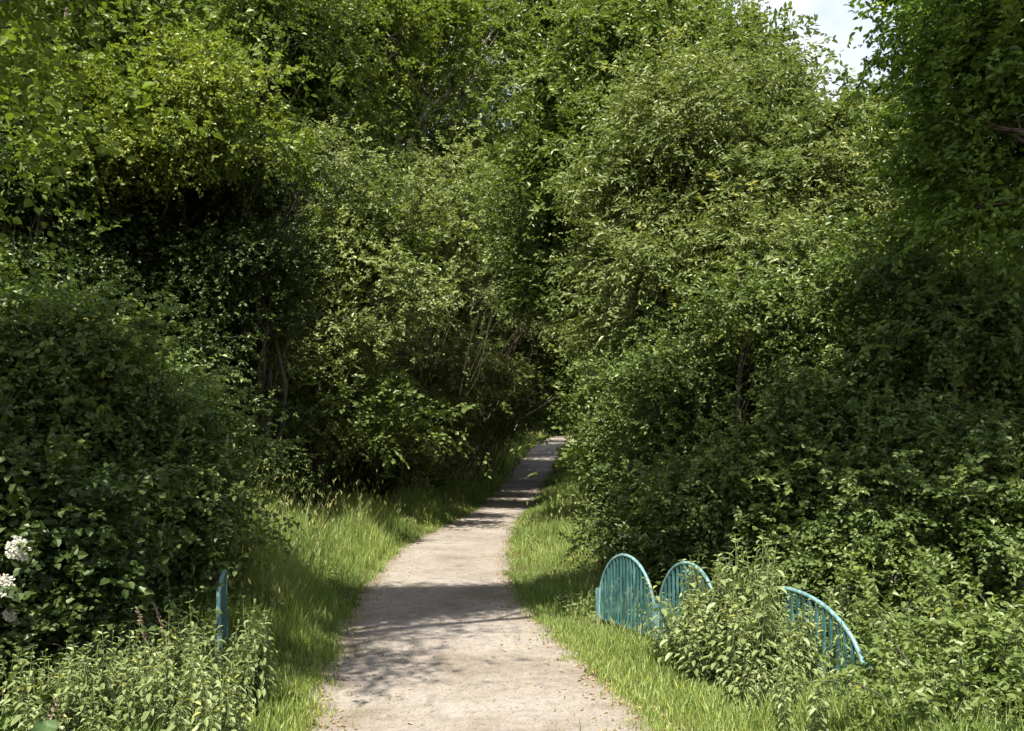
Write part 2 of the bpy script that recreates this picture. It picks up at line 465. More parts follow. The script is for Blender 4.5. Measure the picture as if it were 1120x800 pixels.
def path_row(y):
    l = float(path_l(y)) + .07 * math.sin(y * 2.3) + .05 * math.sin(y * 5.1 + 1) + .03 * math.sin(y * 11.3)
    r = float(path_r(y)) + .06 * math.sin(y * 2.0 + 2) + .05 * math.sin(y * 4.7) + .03 * math.sin(y * 12.7)
    return np.linspace(l, r, 24)


py_ = np.concatenate([np.arange(-12, 30, .12), np.arange(30, 110, .5)])
pth = grid_sheet('path', path_row, py_, M['path'], .012)
la = pth.data.attributes.new('across', 'FLOAT', 'POINT')
la.data.foreach_set('value', np.tile(np.linspace(0, 1, 24), len(py_)).astype(np.float32))
tag(pth, 'pale gravel footpath winding away between the hedges', 'path', kind='structure')

# ------------------------------------------------------------------ grass (stuff)
_VD = np.array([3, 6, 8, 10, 13, 18, 25, 31, 38, 45, 60, 80.0])
_VL = np.array([-3.6, -3.6, -3.7, -3.9, -4.7, -5.4, -4.6, -3.8, -2.9, -2.0, -.2, 3.0])
_VR = np.array([3.2, 3.2, 2.6, 1.75, 1.7, 1.9, 2.2, 2.6, 3.3, 4.0, 5.4, 9.0])


def blades(mb, x, y, h, rng, w=.0075, lean=.35, rnd=None):
    n = len(x)
    z = ground_z(x, y) - .01
    P = np.stack([x, y, z], -1)
    a = rng.uniform(0, 2 * np.pi, n)
    d = np.stack([np.cos(a), np.sin(a), np.zeros(n)], -1)
    s = np.stack([-np.sin(a), np.cos(a), np.zeros(n)], -1)
    tw = rng.normal(0, .5, (n, 1)); s = nrm(s + d * tw)
    ww = (w * rng.uniform(.6, 1.4, n) * np.maximum(1, y / 14))[:, None]
    ln = (lean * rng.uniform(.3, 1.5, n) * h)[:, None]; H = h[:, None]
    m = P + d * ln * .35 + UP * H * .6
    t = P + d * ln + UP * H * rng.uniform(.82, 1, (n, 1))
    v = np.stack([P - s * ww * .5, P + s * ww * .5, m + s * ww * .42, m - s * ww * .42, t], 1).reshape(-1, 3)
    i = np.arange(n)[:, None] * 5
    if rnd is None: rnd = np.clip(.5 + .22 * np.sin(x * 2.3 + y * .8) + rng.normal(0, .2, n), 0, 1)
    mb.add(v, i + np.array([[0, 1, 2, 3]]), rnd)
    # tips share the same vertices
    mb.f.append(i + np.array([[3, 2, 4]]) + (mb.n - n * 5)); mb.r.append(rnd)
    return t


def pick_y(rng, n, y0, y1):
    # denser near the camera: density falls as 1/y^1.5
    u = rng.random(n); p = -.6
    return (y0 ** p + u * (y1 ** p - y0 ** p)) ** (1 / p)


def hmap(x, y):
    return 1 + .38 * np.sin(x * 1.9 + y * .7) + .22 * np.sin(x * .8 - y * 1.7 + 2) + .30 * np.sin(x * 4.1 + y * 3.3)


for side in ('left', 'right'):
    rng = np.random.default_rng(41 if side == 'left' else 42)
    mb = MB(); sb = MB()
    n = 95000 if side == 'left' else 80000
    y = pick_y(rng, n, 4.2, 75)
    if side == 'left':
        e = path_l(y); o = np.interp(y, _VD, _VL)
        t = rng.random(n) ** .8
        x = e + .10 - rng.exponential(.05, n) * 0 + (o - e) * t + rng.normal(0, .06, n)
        dist = np.maximum(e - x, 0)
        h = (.10 + .47 * np.clip(dist / .9, 0, 1)) * hmap(x, y) * rng.uniform(.6, 1.2, n)
        h *= 1 + .55 * np.exp(-((y - 15.5) / 2.6) ** 2)
        h *= np.where(y < 8, .75, 1) * np.clip(1.1 - (y - 30) / 120, .7, 1.1)
    else:
        e = path_r(y); o = np.interp(y, _VD, _VR)
        t = rng.random(n) ** .8
        x = e - .10 + (o - e) * t + rng.normal(0, .06, n)
        dist = np.maximum(x - e, 0)
        h = (.08 + np.where(y < 11, .17, .36) * np.clip(dist / 1.0, 0, 1)) * hmap(x, y) * rng.uniform(.6, 1.2, n)
    if side == 'left':
        h = np.where((x < -1.75) & (y > 5.2) & (y < 8.3), h * .45, h)
    if side == 'right':
        near = np.abs(x - (.98 + (10.05 - y) / 3.8 * 1.54)) < .42
        h = np.where(near & (y < 10.4) & (y > 6), h * .3, h)
    # tufts creeping out over the path edge
    nt_ = 7000; yt = pick_y(rng, nt_, 4.5, 45); cl_ = np.sin(yt * 6.1 + (0 if side == 'left' else 2)) + np.sin(yt * 14.7) * .7 + np.sin(yt * 2.3) * .6
    q_ = rng.exponential(.05, nt_) * np.clip(cl_ + .6, .15, 2.2)
    xt = path_l(yt) - .05 + q_ if side == 'left' else path_r(yt) + .05 - q_
    x = np.concatenate([x, xt]); y = np.concatenate([y, yt]); h = np.concatenate([h, rng.uniform(.03, .13, nt_)]); dist = np.concatenate([dist, np.zeros(nt_)])
    blades(mb, x, y, np.maximum(h, .04), rng)
    tag(mb.build('grass', M['grass']), f'tall sunlit grass on the {side} verge of the gravel path', 'grass', kind='stuff')
    # seed heads on thin stalks
    ns = 1300 if side == 'left' else 500
    j = rng.choice(np.where((dist > .35) & (y > 8.5))[0], ns, replace=False)
    tp = blades(sb, x[j], y[j], h[j] * rng.uniform(1.15, 1.45, ns) + .05, rng, w=.004, lean=.22, rnd=rng.random(ns))
    for q in range(3):
        put_leaves(sb, tp - UP * .02 * q, sphere(rng, ns) * .5 + UP, sphere(rng, ns), .085 * np.maximum(1, y[j] / 22), .016 * np.maximum(1, y[j] / 14), rng.random(ns), fine=False)
    tag(sb.build('seeding_grass', M['straw']), f'pale seeding grass heads above the {side} verge', 'grass', kind='stuff')

# broad leaved herbs among the verge grass
for side in ('left', 'right'):
    rng = np.random.default_rng(61 if side == 'left' else 62); mb = MB(); n = 15000
    y = pick_y(rng, n, 6.5, 50); cx = np.floor(y * 2.2); t = np.clip(.45 + .5 * np.sin(cx * 12.9898) + rng.normal(0, .12, n), .12, 1.1)
    if side == 'left': x = path_l(y) - .15 + (np.interp(y, _VD, _VL) - path_l(y)) * t
    else: x = path_r(y) + .15 + (np.interp(y, _VD, _VR) - path_r(y)) * t
    if side == 'left': t = np.clip(t, .12, 1.1)
    hz = (.12 + .42 * t) * (1 + (.55 * np.exp(-((y - 15.5) / 2.6) ** 2) if side == 'left' else 0)) * (1 if side == 'left' else .7) * hmap(x, y) * rng.random(n) ** .6
    near = (y < 8.3) | ((side == 'right') & (y < 10.4))
    hz = np.where(near, hz * .4, hz)
    P = np.stack([x, y, ground_z(x, y) + hz], -1); f_ = np.maximum(1, y / 15)
    put_leaves(mb, P, rng.normal(0, 1, (n, 3)) * [1, 1, .35], UP + rng.normal(0, .4, (n, 3)), rng.uniform(.03, .085, n) * f_, rng.uniform(.02, .045, n) * f_, rng.random(n))
    tag(mb.build('verge_herbs', M['nettle']), f'low broad leaved herbs growing through the {side} verge grass', 'herbs', kind='stuff')

# ground cover under the hedges
rng = np.random.default_rng(77)
mb = MB(); n = 44000
y = pick_y(rng, n, 5, 70); sd = rng.random(n) < .5
x = np.where(sd, np.interp(y, _VD, _VL) - rng.uniform(-.5, 4.5, n), np.interp(y, _VD, _VR) + rng.uniform(-.35, 5, n))
P = np.stack([x, y, ground_z(x, y) + rng.random(n) ** 2 * .5], -1)
put_leaves(mb, P, rng.normal(0, 1, (n, 3)) * [1, 1, .3], UP + rng.normal(0, .4, (n, 3)), .09 * np.maximum(1, y / 16), .07 * np.maximum(1, y / 16), rng.random(n))
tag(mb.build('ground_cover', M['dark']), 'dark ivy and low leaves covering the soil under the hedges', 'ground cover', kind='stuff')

# dry leaves along the path edges
mb = MB(); n = 2600
y = pick_y(rng, n, 5, 26); sd = rng.random(n) < .5
q = rng.exponential(.16, n) - .12
x = np.where(sd, path_l(y) + q, path_r(y) - q)
P = np.stack([x, y, ground_z(x, y) + .018], -1)
put_leaves(mb, P, rng.normal(0, 1, (n, 3)) * [1, 1, .12], UP + rng.normal(0, .22, (n, 3)), rng.uniform(.015, .05, n), rng.uniform(.01, .032, n), rng.random(n), fold=.3)
tag(mb.build('leaf_litter', M['dry']), 'tan dry leaves scattered along both edges of the path', 'leaf litter', kind='stuff')
# loose stones
mb = MB(); n = 5200
y = pick_y(rng, n, 4.5, 30); t = rng.random(n)
x = path_l(y) + (path_r(y) - path_l(y)) * t
s = rng.uniform(.003, .010, n) * (1 + (rng.random(n) < .04) * 1.2)
oc = np.array([[1, 0, 0], [-1, 0, 0], [0, 1, 0], [0, -1, 0], [0, 0, .7], [0, 0, -.7]], float)
v = oc[None] * s[:, None, None] * rng.uniform(.6, 1.3, (n, 6, 1)) + np.stack([x, y, ground_z(x, y) + .014], -1)[:, None]
i = np.arange(n)[:, None, None] * 6
f = (i + np.array([[0, 2, 4], [2, 1, 4], [1, 3, 4], [3, 0, 4]])[None]).reshape(-1, 3)
mb.add(v.reshape(-1, 3), f)
tag(mb.build('gravel', M['path']), 'loose small stones lying on the footpath', 'gravel', kind='stuff')

# fallen twig
mb = MB()
mb.tube([[.36, 9.55, .035], [.45, 9.40, .045], [.53, 9.36, .04], [.60, 9.25, .035]], [.014, .012, .010, .006], 6)
mb.tube([[.47, 9.39, .045], [.50, 9.28, .06]], [.007, .003], 5)
o = mb.build('twig', M['barkbrown']); tag(o, 'short dark fallen twig at the right edge of the path', 'twig')

# ------------------------------------------------------------------ teal railings
def railing(label, A, Bp, fr, heights, sq=.92):
    """row of npan round-topped panels from A to Bp (ground points)"""
    A = np.array([*A, float(ground_z(*A))]); Bp = np.array([*Bp, float(ground_z(*Bp))])
    root = empty('railing', A, label, 'railing')
    ax = (Bp - A); Ltot = np.linalg.norm(ax); u = ax / Ltot; nn = nrm(np.cross(u, UP))
    axes = np.stack([u, nn, np.cross(u, nn) * -1])
    npan = len(fr) - 1
    g = .05
    for k in range(npan):
        height = heights[k]
        p0 = A + u * (fr[k] * Ltot + .02); w = (fr[k + 1] - fr[k]) * Ltot - .04
        th = np.linspace(0, np.pi, 33)
        # superellipse arch: steep shoulders, springing from a short straight foot
        xx = w / 2 - w / 2 * np.sign(np.cos(th)) * np.abs(np.cos(th))
        zz = .16 + (height - .16) * np.abs(np.sin(th)) ** sq
        arch = p0 + u[None] * xx[:, None] + UP * zz[:, None]
        arch = np.vstack([p0 + UP * -.05, arch, p0 + u * w + UP * -.05])
        m_ = MB(); m_.tube(arch, .018, 8); m_.build('arch_rail', M['faded_sunlit_teal'], root, smooth=True)
        m_ = MB(); m_.box(p0 + u * w / 2 + UP * (g + .02), (w - .045, .03, .012), axes); m_.build('bottom_rail', M['teal'], root)
        nb = int(w / .075)
        for b in range(nb):
            fx = (b + 1) / (nb + 1) * w
            c = abs(2 * fx / w - 1)
            top = .16 + (height - .16) * (1 - min(1, c) ** 2) ** (sq / 2) - .012
            m_ = MB(); m_.box(p0 + u * fx + UP * ((g + .028 + top) / 2), (.020, .020, top - g - .028), axes)
            m_.build('baluster', M['teal'], root)
    for k in range(npan + 1):
        m_ = MB(); pp = A + u * fr[k] * Ltot
        hgt = .40
        m_.box(pp + UP * (hgt / 2 - .05), (.034, .052, hgt + .1), axes); m_.build('post', M['faded_sunlit_teal'], root)  # pale post paint stands in for sunlight the left railing lacks
    return root


railing('long teal railing of three rounded panels behind the right hand nettles', (.98, 10.05), (2.52, 6.25), (0, .305, .58, 1), (.83, .87, .81))
railing('short teal railing seen edge on beside the left hedge', (-2.665, 8.25), (-2.335, 7.05), (0, 1), (.83,), .08)

# ------------------------------------------------------------------ trees and shrubs, left side
H_ = 'hawthorn'
make_tree('lime_tree', 'broad leaved tree reaching in at the top left corner with large bright leaves', (-5.6, 5.2),
          [LB(-45, 55, 5.2, .26, .24, df=.7), LB(-28, 130, 5.1, .18, .16, df=.9), LB(-95, 165, 5.0, .28, .26, df=.7), LB(0, -10, 5.4, .2, .16, df=.6),
           (np.array([-5.0, 4.9, 6.2]), 1.2, 1.2, 1.0, .6), (np.array([-2.6, 6.0, 8.6]), 1.5, .75, .7, 5.0), (np.array([-1.1, 6.4, 9.0]), 1.3, .55, .5, 5.0),
           (np.array([-4.2, 6.2, 8.2]), 1.4, 1.0, 1.0, .7), (np.array([-3.2, 4.2, 9.2]), 1.2, .9, .8, .5), (np.array([-3.1, 3.2, 7.6]), .7, .5, .4, .9)],
          'lime', dens=1.15, trunk_r=.22, seed=1, trunk_top=(-5.0, 5.3, 5.2))
make_tree('maple_tree', 'large yellow green maple rising behind the left bushes to the top of the photo', (-9.2, 28.5),
          [LB(200, 40, 27.2, 2.8), LB(320, 56, 27.2, 2.5, 1.8), LB(150, 120, 27.0, 2.3, 1.6), LB(385, 30, 27.8, 2.7), LB(390, 110, 27.4, 1.7, 1.1),
           LB(90, 60, 27.2, 3.0), LB(260, -10, 27.8, 3.1), LB(30, 0, 27.2, 3.3), LB(420, -10, 28, 2.7), LB(270, 140, 27, 2.0)],
          'maplefar', dens=1.0, trunk_r=.2, bark='barkpale', seed=2, trunk_top=W(285, 150, 27.4))
make_tree('maple_tree', 'yellow green maple with layered boughs over the dark hollow on the left', (-7.6, 18.4),
          [LB(310, 165, 15.6, .55, .4), LB(235, 150, 15.4, .8, .6), LB(150, 150, 15.2, .9, .7), LB(80, 170, 15.0, .8, .6), LB(270, 100, 15.8, .9, .7), LB(190, 100, 15.5, .8, .6), LB(335, 115, 16.2, .5, .4), LB(110, 95, 15.5, .8, .6)],
          'maple', dens=1.1, trunk_r=.11, bark='barkbrown', seed=18, trunk_top=W(190, 180, 17.6))
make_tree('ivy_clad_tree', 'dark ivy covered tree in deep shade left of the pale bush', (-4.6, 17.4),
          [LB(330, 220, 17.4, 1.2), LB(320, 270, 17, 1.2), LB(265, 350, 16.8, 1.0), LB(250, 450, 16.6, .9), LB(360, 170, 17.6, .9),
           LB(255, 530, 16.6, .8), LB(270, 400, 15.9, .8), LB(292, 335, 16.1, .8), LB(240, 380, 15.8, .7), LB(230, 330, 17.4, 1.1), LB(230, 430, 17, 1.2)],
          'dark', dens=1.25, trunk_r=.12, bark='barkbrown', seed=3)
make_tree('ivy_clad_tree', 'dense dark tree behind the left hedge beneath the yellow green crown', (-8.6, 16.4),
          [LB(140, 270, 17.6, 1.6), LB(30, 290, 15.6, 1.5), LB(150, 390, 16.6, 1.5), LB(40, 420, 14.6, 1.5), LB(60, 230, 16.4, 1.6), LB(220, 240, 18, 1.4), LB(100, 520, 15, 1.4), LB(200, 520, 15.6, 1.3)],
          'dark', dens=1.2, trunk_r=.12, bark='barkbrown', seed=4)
make_tree('hawthorn_shrub', 'dark hawthorn shrub behind the edge on railing', (-3.7, 9.2),
          [LB(160, 500, 9.1, .7), LB(160, 600, 9.0, .7), LB(190, 550, 9.2, .5), LB(125, 430, 9.4, .85), LB(135, 640, 8.8, .6), LB(190, 630, 9, .42), LB(180, 460, 9.5, .45)],
          H_, dens=1.5, trunk_r=.06, stems=4, seed=5, cat='shrub')
make_tree('hawthorn_shrub', 'leafy hawthorn shrub at the left edge of the photo above the elder', (-5.1, 8.8),
          [LB(45, 400, 8.8, .8), LB(20, 430, 8.4, .9), LB(80, 480, 8.6, .85), LB(50, 560, 8.2, .75), LB(0, 380, 8.6, .7), LB(95, 430, 9, .6)],
          H_, dens=1.4, trunk_r=.07, stems=4, seed=6, cat='shrub')
make_tree('hawthorn_shrub', 'hawthorn shrub on the left between the hedge and the bare stems', (-4.3, 11.6),
          [LB(175, 500, 11.2, .6), LB(180, 570, 11.0, .5), LB(150, 440, 11.2, .7)],
          H_, dens=1.3, trunk_r=.06, stems=4, seed=7, cat='shrub')

# sallow bushes over bare stems
SG = 'multi stemmed sallow bushes along the left verge'
SL = [
    ('nearest pale sallow bush over bare brown stems on the left', (-5.6, 23.2),
     [LB(330, 385, 23, 1.3), LB(400, 300, 23.2, 1.9), LB(330, 300, 23.4, 1.7), LB(410, 380, 23.4, 1.2, .9), LB(370, 225, 23.8, 1.9), LB(285, 400, 23, 1.1), LB(440, 240, 23.6, 1.5), LB(345, 450, 23.6, 1.0, df=.7), LB(290, 480, 22.8, .8, df=.7), LB(400, 440, 24.2, 1.0, df=.7)]),
    ('pale sallow bush leaning over the path behind the nearest sallow', (-4.6, 27.0),
     [LB(470, 320, 26, 1.8), LB(505, 270, 26.4, 1.5, df=.7), LB(450, 230, 27, 2.0), LB(465, 395, 26.4, 1.0, .8, df=.8), LB(430, 390, 27, 1.3, 1), LB(535, 345, 27, 1.0, .7, df=.6), LB(450, 445, 27, 1.0, df=.7)]),
    ('sallow bush arching across the middle of the tunnel on the left', (-3.9, 32.0),
     [LB(535, 370, 31, 1.3, 1.0, df=.7), LB(580, 340, 31, 1.3, .9, df=.6), LB(520, 300, 32, 2.1), LB(500, 395, 31.5, 1.3), LB(555, 395, 33, 1.0, .8, df=.7), LB(500, 440, 32.5, 1.1, df=.8)]),
    ('sallow bush towards the far left end of the tunnel', (-2.2, 38.0),
     [LB(530, 415, 37, 1.3), LB(575, 360, 37, 1.6), LB(550, 335, 38, 2.0), LB(510, 390, 38, 1.7), LB(610, 335, 38, 1.7)]),
    ('small looking sallow bush where the path climbs on the left', (-1.2, 44.0),
     [LB(560, 400, 44, 1.8), LB(535, 405, 44, 1.9), LB(600, 365, 45, 2.0), LB(530, 435, 43, 1.4), LB(550, 445, 45, 1.2), LB(640, 370, 46, 1.8)]),
]
for i, (lb, b, lo) in enumerate(SL):
    make_tree('sallow_bush', lb, b, lo, 'sallow', dens=.95 if i < 3 else .75, trunk_r=.034, stems=9, bark='stempale', seed=20 + i, group=SG, cat='bush', spread=.45)
# understorey of dark saplings behind the bare stems
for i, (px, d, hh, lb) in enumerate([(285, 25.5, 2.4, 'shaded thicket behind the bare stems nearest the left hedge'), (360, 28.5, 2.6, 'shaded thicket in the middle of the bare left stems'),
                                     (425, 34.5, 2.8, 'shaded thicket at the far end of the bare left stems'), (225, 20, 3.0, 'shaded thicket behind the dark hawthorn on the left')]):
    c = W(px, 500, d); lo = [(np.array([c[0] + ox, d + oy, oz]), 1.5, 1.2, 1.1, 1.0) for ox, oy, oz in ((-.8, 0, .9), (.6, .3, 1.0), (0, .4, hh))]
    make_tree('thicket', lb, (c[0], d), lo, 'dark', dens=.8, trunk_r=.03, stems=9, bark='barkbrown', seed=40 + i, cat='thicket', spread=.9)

# ------------------------------------------------------------------ centre: tall trees behind
make_tree('ash_tree', 'tall slender tree with dark upright trunks above the centre of the path', (4.8, 36.5),
          [LB(640, 150, 36, 2.7, 3.2, df=.8), LB(700, 60, 36, 2.7, 3.4, df=.7), LB(600, 60, 37, 2.3, df=.6), LB(745, 150, 35, 2.5, df=.8), LB(665, 230, 35, 2.4), LB(555, 0, 37, 2.6, df=.6),
           LB(765, 70, 35.5, 2.0, df=.6), LB(720, 250, 35, 2.4), LB(650, -20, 36, 2.8, df=.7), LB(605, 215, 35, 2.1), LB(750, -10, 36, 2.3, df=.5), LB(560, 250, 36, 2.2)],
          'far', dens=1.25, trunk_r=.30, seed=8, trunk_top=W(690, 40, 36.3), fork=.6, fine=False)
make_tree('ash_tree', 'tall tree with a pale leaning limb left of the centre', (-7.2, 33.0),
          [LB(480, 110, 33, 2.7, df=.8), LB(430, 180, 32, 2.6), LB(505, 200, 33, 2.4, df=.9), LB(395, 60, 33, 3.0), LB(470, 20, 33.5, 2.8, df=.8), LB(345, 0, 32.5, 3.0), LB(420, -20, 33.5, 3.0), LB(530, 50, 34.5, 1.8, df=.5)],
          'far', dens=1.25, trunk_r=.30, bark='barkpale', seed=9, trunk_top=W(436, 60, 31.8), fine=False)
make_tree('field_maple', 'tree on the right reaching its dark branches over the middle of the path', (3.4, 20.5),
          [LB(650, 325, 19, .8, .5), LB(605, 300, 19.4, .8, .45), LB(560, 285, 19.8, .6, .35, df=.7), LB(630, 330, 18.8, .6, .4), LB(592, 318, 19.2, .5, .35), LB(572, 335, 19.8, .4, .3), LB(640, 290, 18.6, .7, .5), LB(665, 255, 19.4, 1.2), LB(610, 240, 20, 1.1), LB(560, 225, 20.6, .9, .7, df=.8), LB(690, 200, 20, 1.3), LB(640, 190, 20.4, 1.0, df=.8), LB(700, 330, 19, 1.0)],
          'hawthorn', dens=1.3, trunk_r=.14, seed=17, trunk_top=W(690, 300, 20.2))
far = [
    ('very tall distant tree filling the gap above the tunnel', (-1.0, 72), [LB(540, 150, 70, 6.0, 6, df=.6), LB(500, 250, 70, 5.5), LB(580, 240, 71, 5.5), LB(470, 170, 70, 5.5), LB(600, 150, 72, 5.0, df=.5), LB(530, 60, 72, 5.0, df=.4), LB(560, 340, 70, 5), LB(620, 300, 71, 5)]),
    ('distant tree straight above the far end of the path', (-2.4, 53), [LB(585, 330, 50, 4.0), LB(540, 300, 52, 4.5), LB(620, 390, 50, 2.6), LB(590, 420, 54, 3.0), LB(560, 240, 52, 4.0)]),
    ('distant dark tree closing the tunnel where the path disappears', (1.0, 76), [LB(585, 455, 70, 1.8, 1.3), LB(625, 455, 72, 1.8, 1.3), LB(600, 430, 72, 3.0), LB(570, 420, 72, 3.6), LB(625, 425, 73, 3.0), LB(590, 380, 74, 4.2), LB(640, 380, 74, 4), LB(610, 465, 72, 1.6, 1.2)]),
    ('distant tree right of the tunnel behind the right hedge', (7.0, 44), [LB(680, 330, 43, 3.6), LB(720, 280, 44, 3.8), LB(650, 380, 42, 2.4), LB(760, 330, 43, 3.5), LB(690, 430, 41, 2.4)]),
    ('distant tree left of the tunnel behind the sallow bushes', (-6.5, 40), [LB(420, 330, 40, 4.0), LB(480, 300, 41, 4.0), LB(380, 260, 40, 4.2), LB(440, 430, 38, 2.8), LB(360, 400, 38, 3)]),
]
make_tree('sallow_bush', 'sunlit pale bushy tree closing the view beyond the far end of the path', (-1.5, 67.0),
          [LB(560, 400, 65, 3.2), LB(520, 370, 66, 3.4), LB(600, 370, 66, 3.2), LB(570, 320, 67, 3.6), LB(630, 400, 65, 2.8), LB(520, 300, 67, 3.4), LB(620, 310, 67, 3.4), LB(490, 420, 65, 2.8)],
          'palefar', dens=.9, trunk_r=.12, stems=4, seed=58, fine=False, fine_twigs=False, cat='bush', spread=.6)
for i, (lb, b, lo) in enumerate(far):
    make_tree('woodland_tree', lb, b, lo, 'far', dens=.95, trunk_r=.25, seed=50 + i, group='distant trees beyond the hedges', fine=False, fine_twigs=False)

# ------------------------------------------------------------------ right side
make_tree('willow_tree', 'pale sunlit willow forming the top of the right hedge', (3.7, 15.4),
          [LB(720, 220, 14.6, 1.35), LB(800, 170, 14.4, 1.35), LB(865, 250, 14, 1.25), LB(738, 310, 14.2, 1.1), LB(724, 390, 14.4, .75), LB(780, 290, 13.6, 1.25), LB(880, 170, 14.6, .9),
           LB(930, 290, 13.4, 1.1), LB(700, 300, 15.4, .8, .5), LB(740, 130, 15, 1.0, df=.7), LB(850, 340, 13.2, 1.1), LB(830, 110, 15, .8, df=.55)],
          'willow', dens=1.3, trunk_r=.12, stems=1, seed=10, bark='barkbrown', droop=.35)
make_tree('ash_tree', 'upright slender tree rising behind the left shoulder of the willow', (2.7, 17.6),
          [LB(645, 205, 17, .75), LB(665, 135, 17, .8), LB(705, 70, 17.4, .85), LB(622, 120, 17.6, .6, df=.7), LB(742, 50, 17, .75), LB(603, 185, 17.8, .5, df=.6), LB(690, 5, 17.5, .8, df=.7), LB(770, 105, 16.5, .75), LB(815, 65, 16.5, .5, df=.5), LB(625, 45, 17.8, .6, df=.5), LB(690, 190, 16.4, .8)],
          'ash', dens=1.15, trunk_r=.10, seed=19, bark='bark', trunk_top=W(690, 60, 17.5))
make_tree('hawthorn_shrub', 'big dark hawthorn of the right hedge behind the railing', (3.1, 12.6),
          [LB(752, 430, 12.6, 1.05), LB(800, 400, 12.2, 1.1), LB(725, 520, 12.8, .75), LB(790, 520, 12, .95), LB(870, 450, 11.6, 1.0), LB(860, 560, 11.3, .8), LB(705, 560, 13.4, .48), LB(760, 590, 11.9, .6), LB(712, 470, 13.6, .5), LB(690, 600, 12.8, .42)],
          H_, dens=1.45, trunk_r=.08, stems=5, seed=11, cat='shrub')
make_tree('hawthorn_shrub', 'dark hawthorn at the right edge above the bramble', (5.3, 10.6),
          [LB(990, 370, 11, 1.15), LB(1060, 430, 10.2, 1.05), LB(960, 500, 10.6, .95), LB(1040, 540, 9.6, .85), LB(1110, 350, 10.4, 1.1), LB(1110, 520, 9.4, .8), LB(940, 600, 10.2, .7), LB(1020, 620, 9.2, .6), LB(1100, 620, 8.9, .6)],
          H_, dens=1.4, trunk_r=.08, stems=5, seed=12, cat='shrub')
make_tree('hawthorn_shrub', 'hawthorn narrowing the path beyond the willow on the right', (2.6, 20.0),
          [LB(692, 440, 20, .75), LB(684, 520, 20, .55), LB(735, 400, 20, 1.4), LB(705, 350, 21, 1.1), LB(665, 300, 21, 1.0, .6)],
          H_, dens=1.1, trunk_r=.07, stems=5, seed=13, cat='shrub')
make_tree('hawthorn_shrub', 'hawthorn beside the climbing path on the far right', (3.9, 30.0),
          [LB(690, 440, 30, 1.1), LB(690, 390, 31, 1.2), LB(676, 490, 30, .65), LB(690, 340, 31, 1.6), LB(720, 440, 30, 1.7)],
          'far', dens=1.0, trunk_r=.08, stems=5, seed=14, cat='shrub', fine=False)
make_tree('oak_tree', 'dark green oak reaching in at the top right corner', (7.0, 6.6),
          [LB(1085, 45, 8.8, .68, .55), LB(1105, 150, 8.6, .75, .6), LB(1062, 0, 9.0, .32, .26), LB(1130, -40, 9.0, .9), LB(1100, 240, 8.8, .55, .45), LB(1082, 140, 8.8, .55, .45), LB(1130, 60, 8.4, .7),
           LB(1040, 200, 9.6, .4, .3, df=.8), LB(1040, -35, 9.2, .2, .16),
           (np.array([4.9, 6.5, 7.4]), 1.2, 1.0, .8, .55), (np.array([3.9, 5.8, 7.8]), 1.1, .8, .7, .65), (np.array([5.9, 6.8, 8.2]), 1.4, 1.1, 1.1, .55), (np.array([2.7, 6.1, 8.1]), 1.2, .9, .7, .65), (np.array([1.5, 6.9, 8.7]), .9, .7, .5, .6)],  # high lobes out of view, added to shade the lower right hedge
          'oak', dens=1.1, trunk_r=.09, seed=15, trunk_top=(6.6, 6.8, 6.4))
make_tree('field_maple', 'rounded tree behind the right hedge under the oak', (7.2, 15.5),
          [LB(960, 180, 15.6, 1.3), LB(1010, 250, 15, 1.4), LB(925, 165, 16, .8, df=.8), LB(1060, 330, 14.5, 1.2), LB(1100, 400, 14, 1.3), LB(980, 340, 14, 1.4), LB(1010, 180, 16, 1.0, df=.8), LB(900, 330, 14.6, 1.3)],
          'maple', dens=1.0, trunk_r=.12, seed=16)
bk = [
    ('woodland tree behind the right hedge at its middle', (7.5, 24.0), [LB(860, 340, 24, 2.4), LB(800, 300, 24, 2.3), LB(900, 300, 24, 2.0), LB(850, 450, 23, 2.2), LB(960, 380, 23, 2.4)]),
    ('woodland tree behind the right hedge at the photo edge', (12.5, 22.0), [LB(1090, 430, 21, 2.2), LB(1020, 420, 22, 2.3), LB(1130, 380, 21, 1.6), LB(1060, 520, 20, 2.0)]),
    ('tall woodland tree at the far left behind the hedge', (-11.5, 19.0), [LB(30, 200, 18, 2.4), LB(100, 330, 18, 2.4), LB(30, 420, 17, 2.2), LB(150, 180, 19, 2.6), LB(0, 60, 18, 2.6), LB(120, 60, 19, 2.6)]),
    ('tall woodland tree behind the ivy clad tree', (-9.0, 26.0), [LB(230, 200, 25, 3.2), LB(300, 320, 25, 3.0), LB(200, 380, 24, 3.0), LB(300, 100, 26, 3.4), LB(220, 20, 26, 3.4), LB(330, 450, 24, 2.4)]),
]
for i, (lb, b, lo) in enumerate(bk):
    make_tree('woodland_tree', lb, b, lo, 'far', dens=1.0, trunk_r=.22, seed=60 + i, group='woodland trees behind the hedges', fine=False, fine_twigs=False)


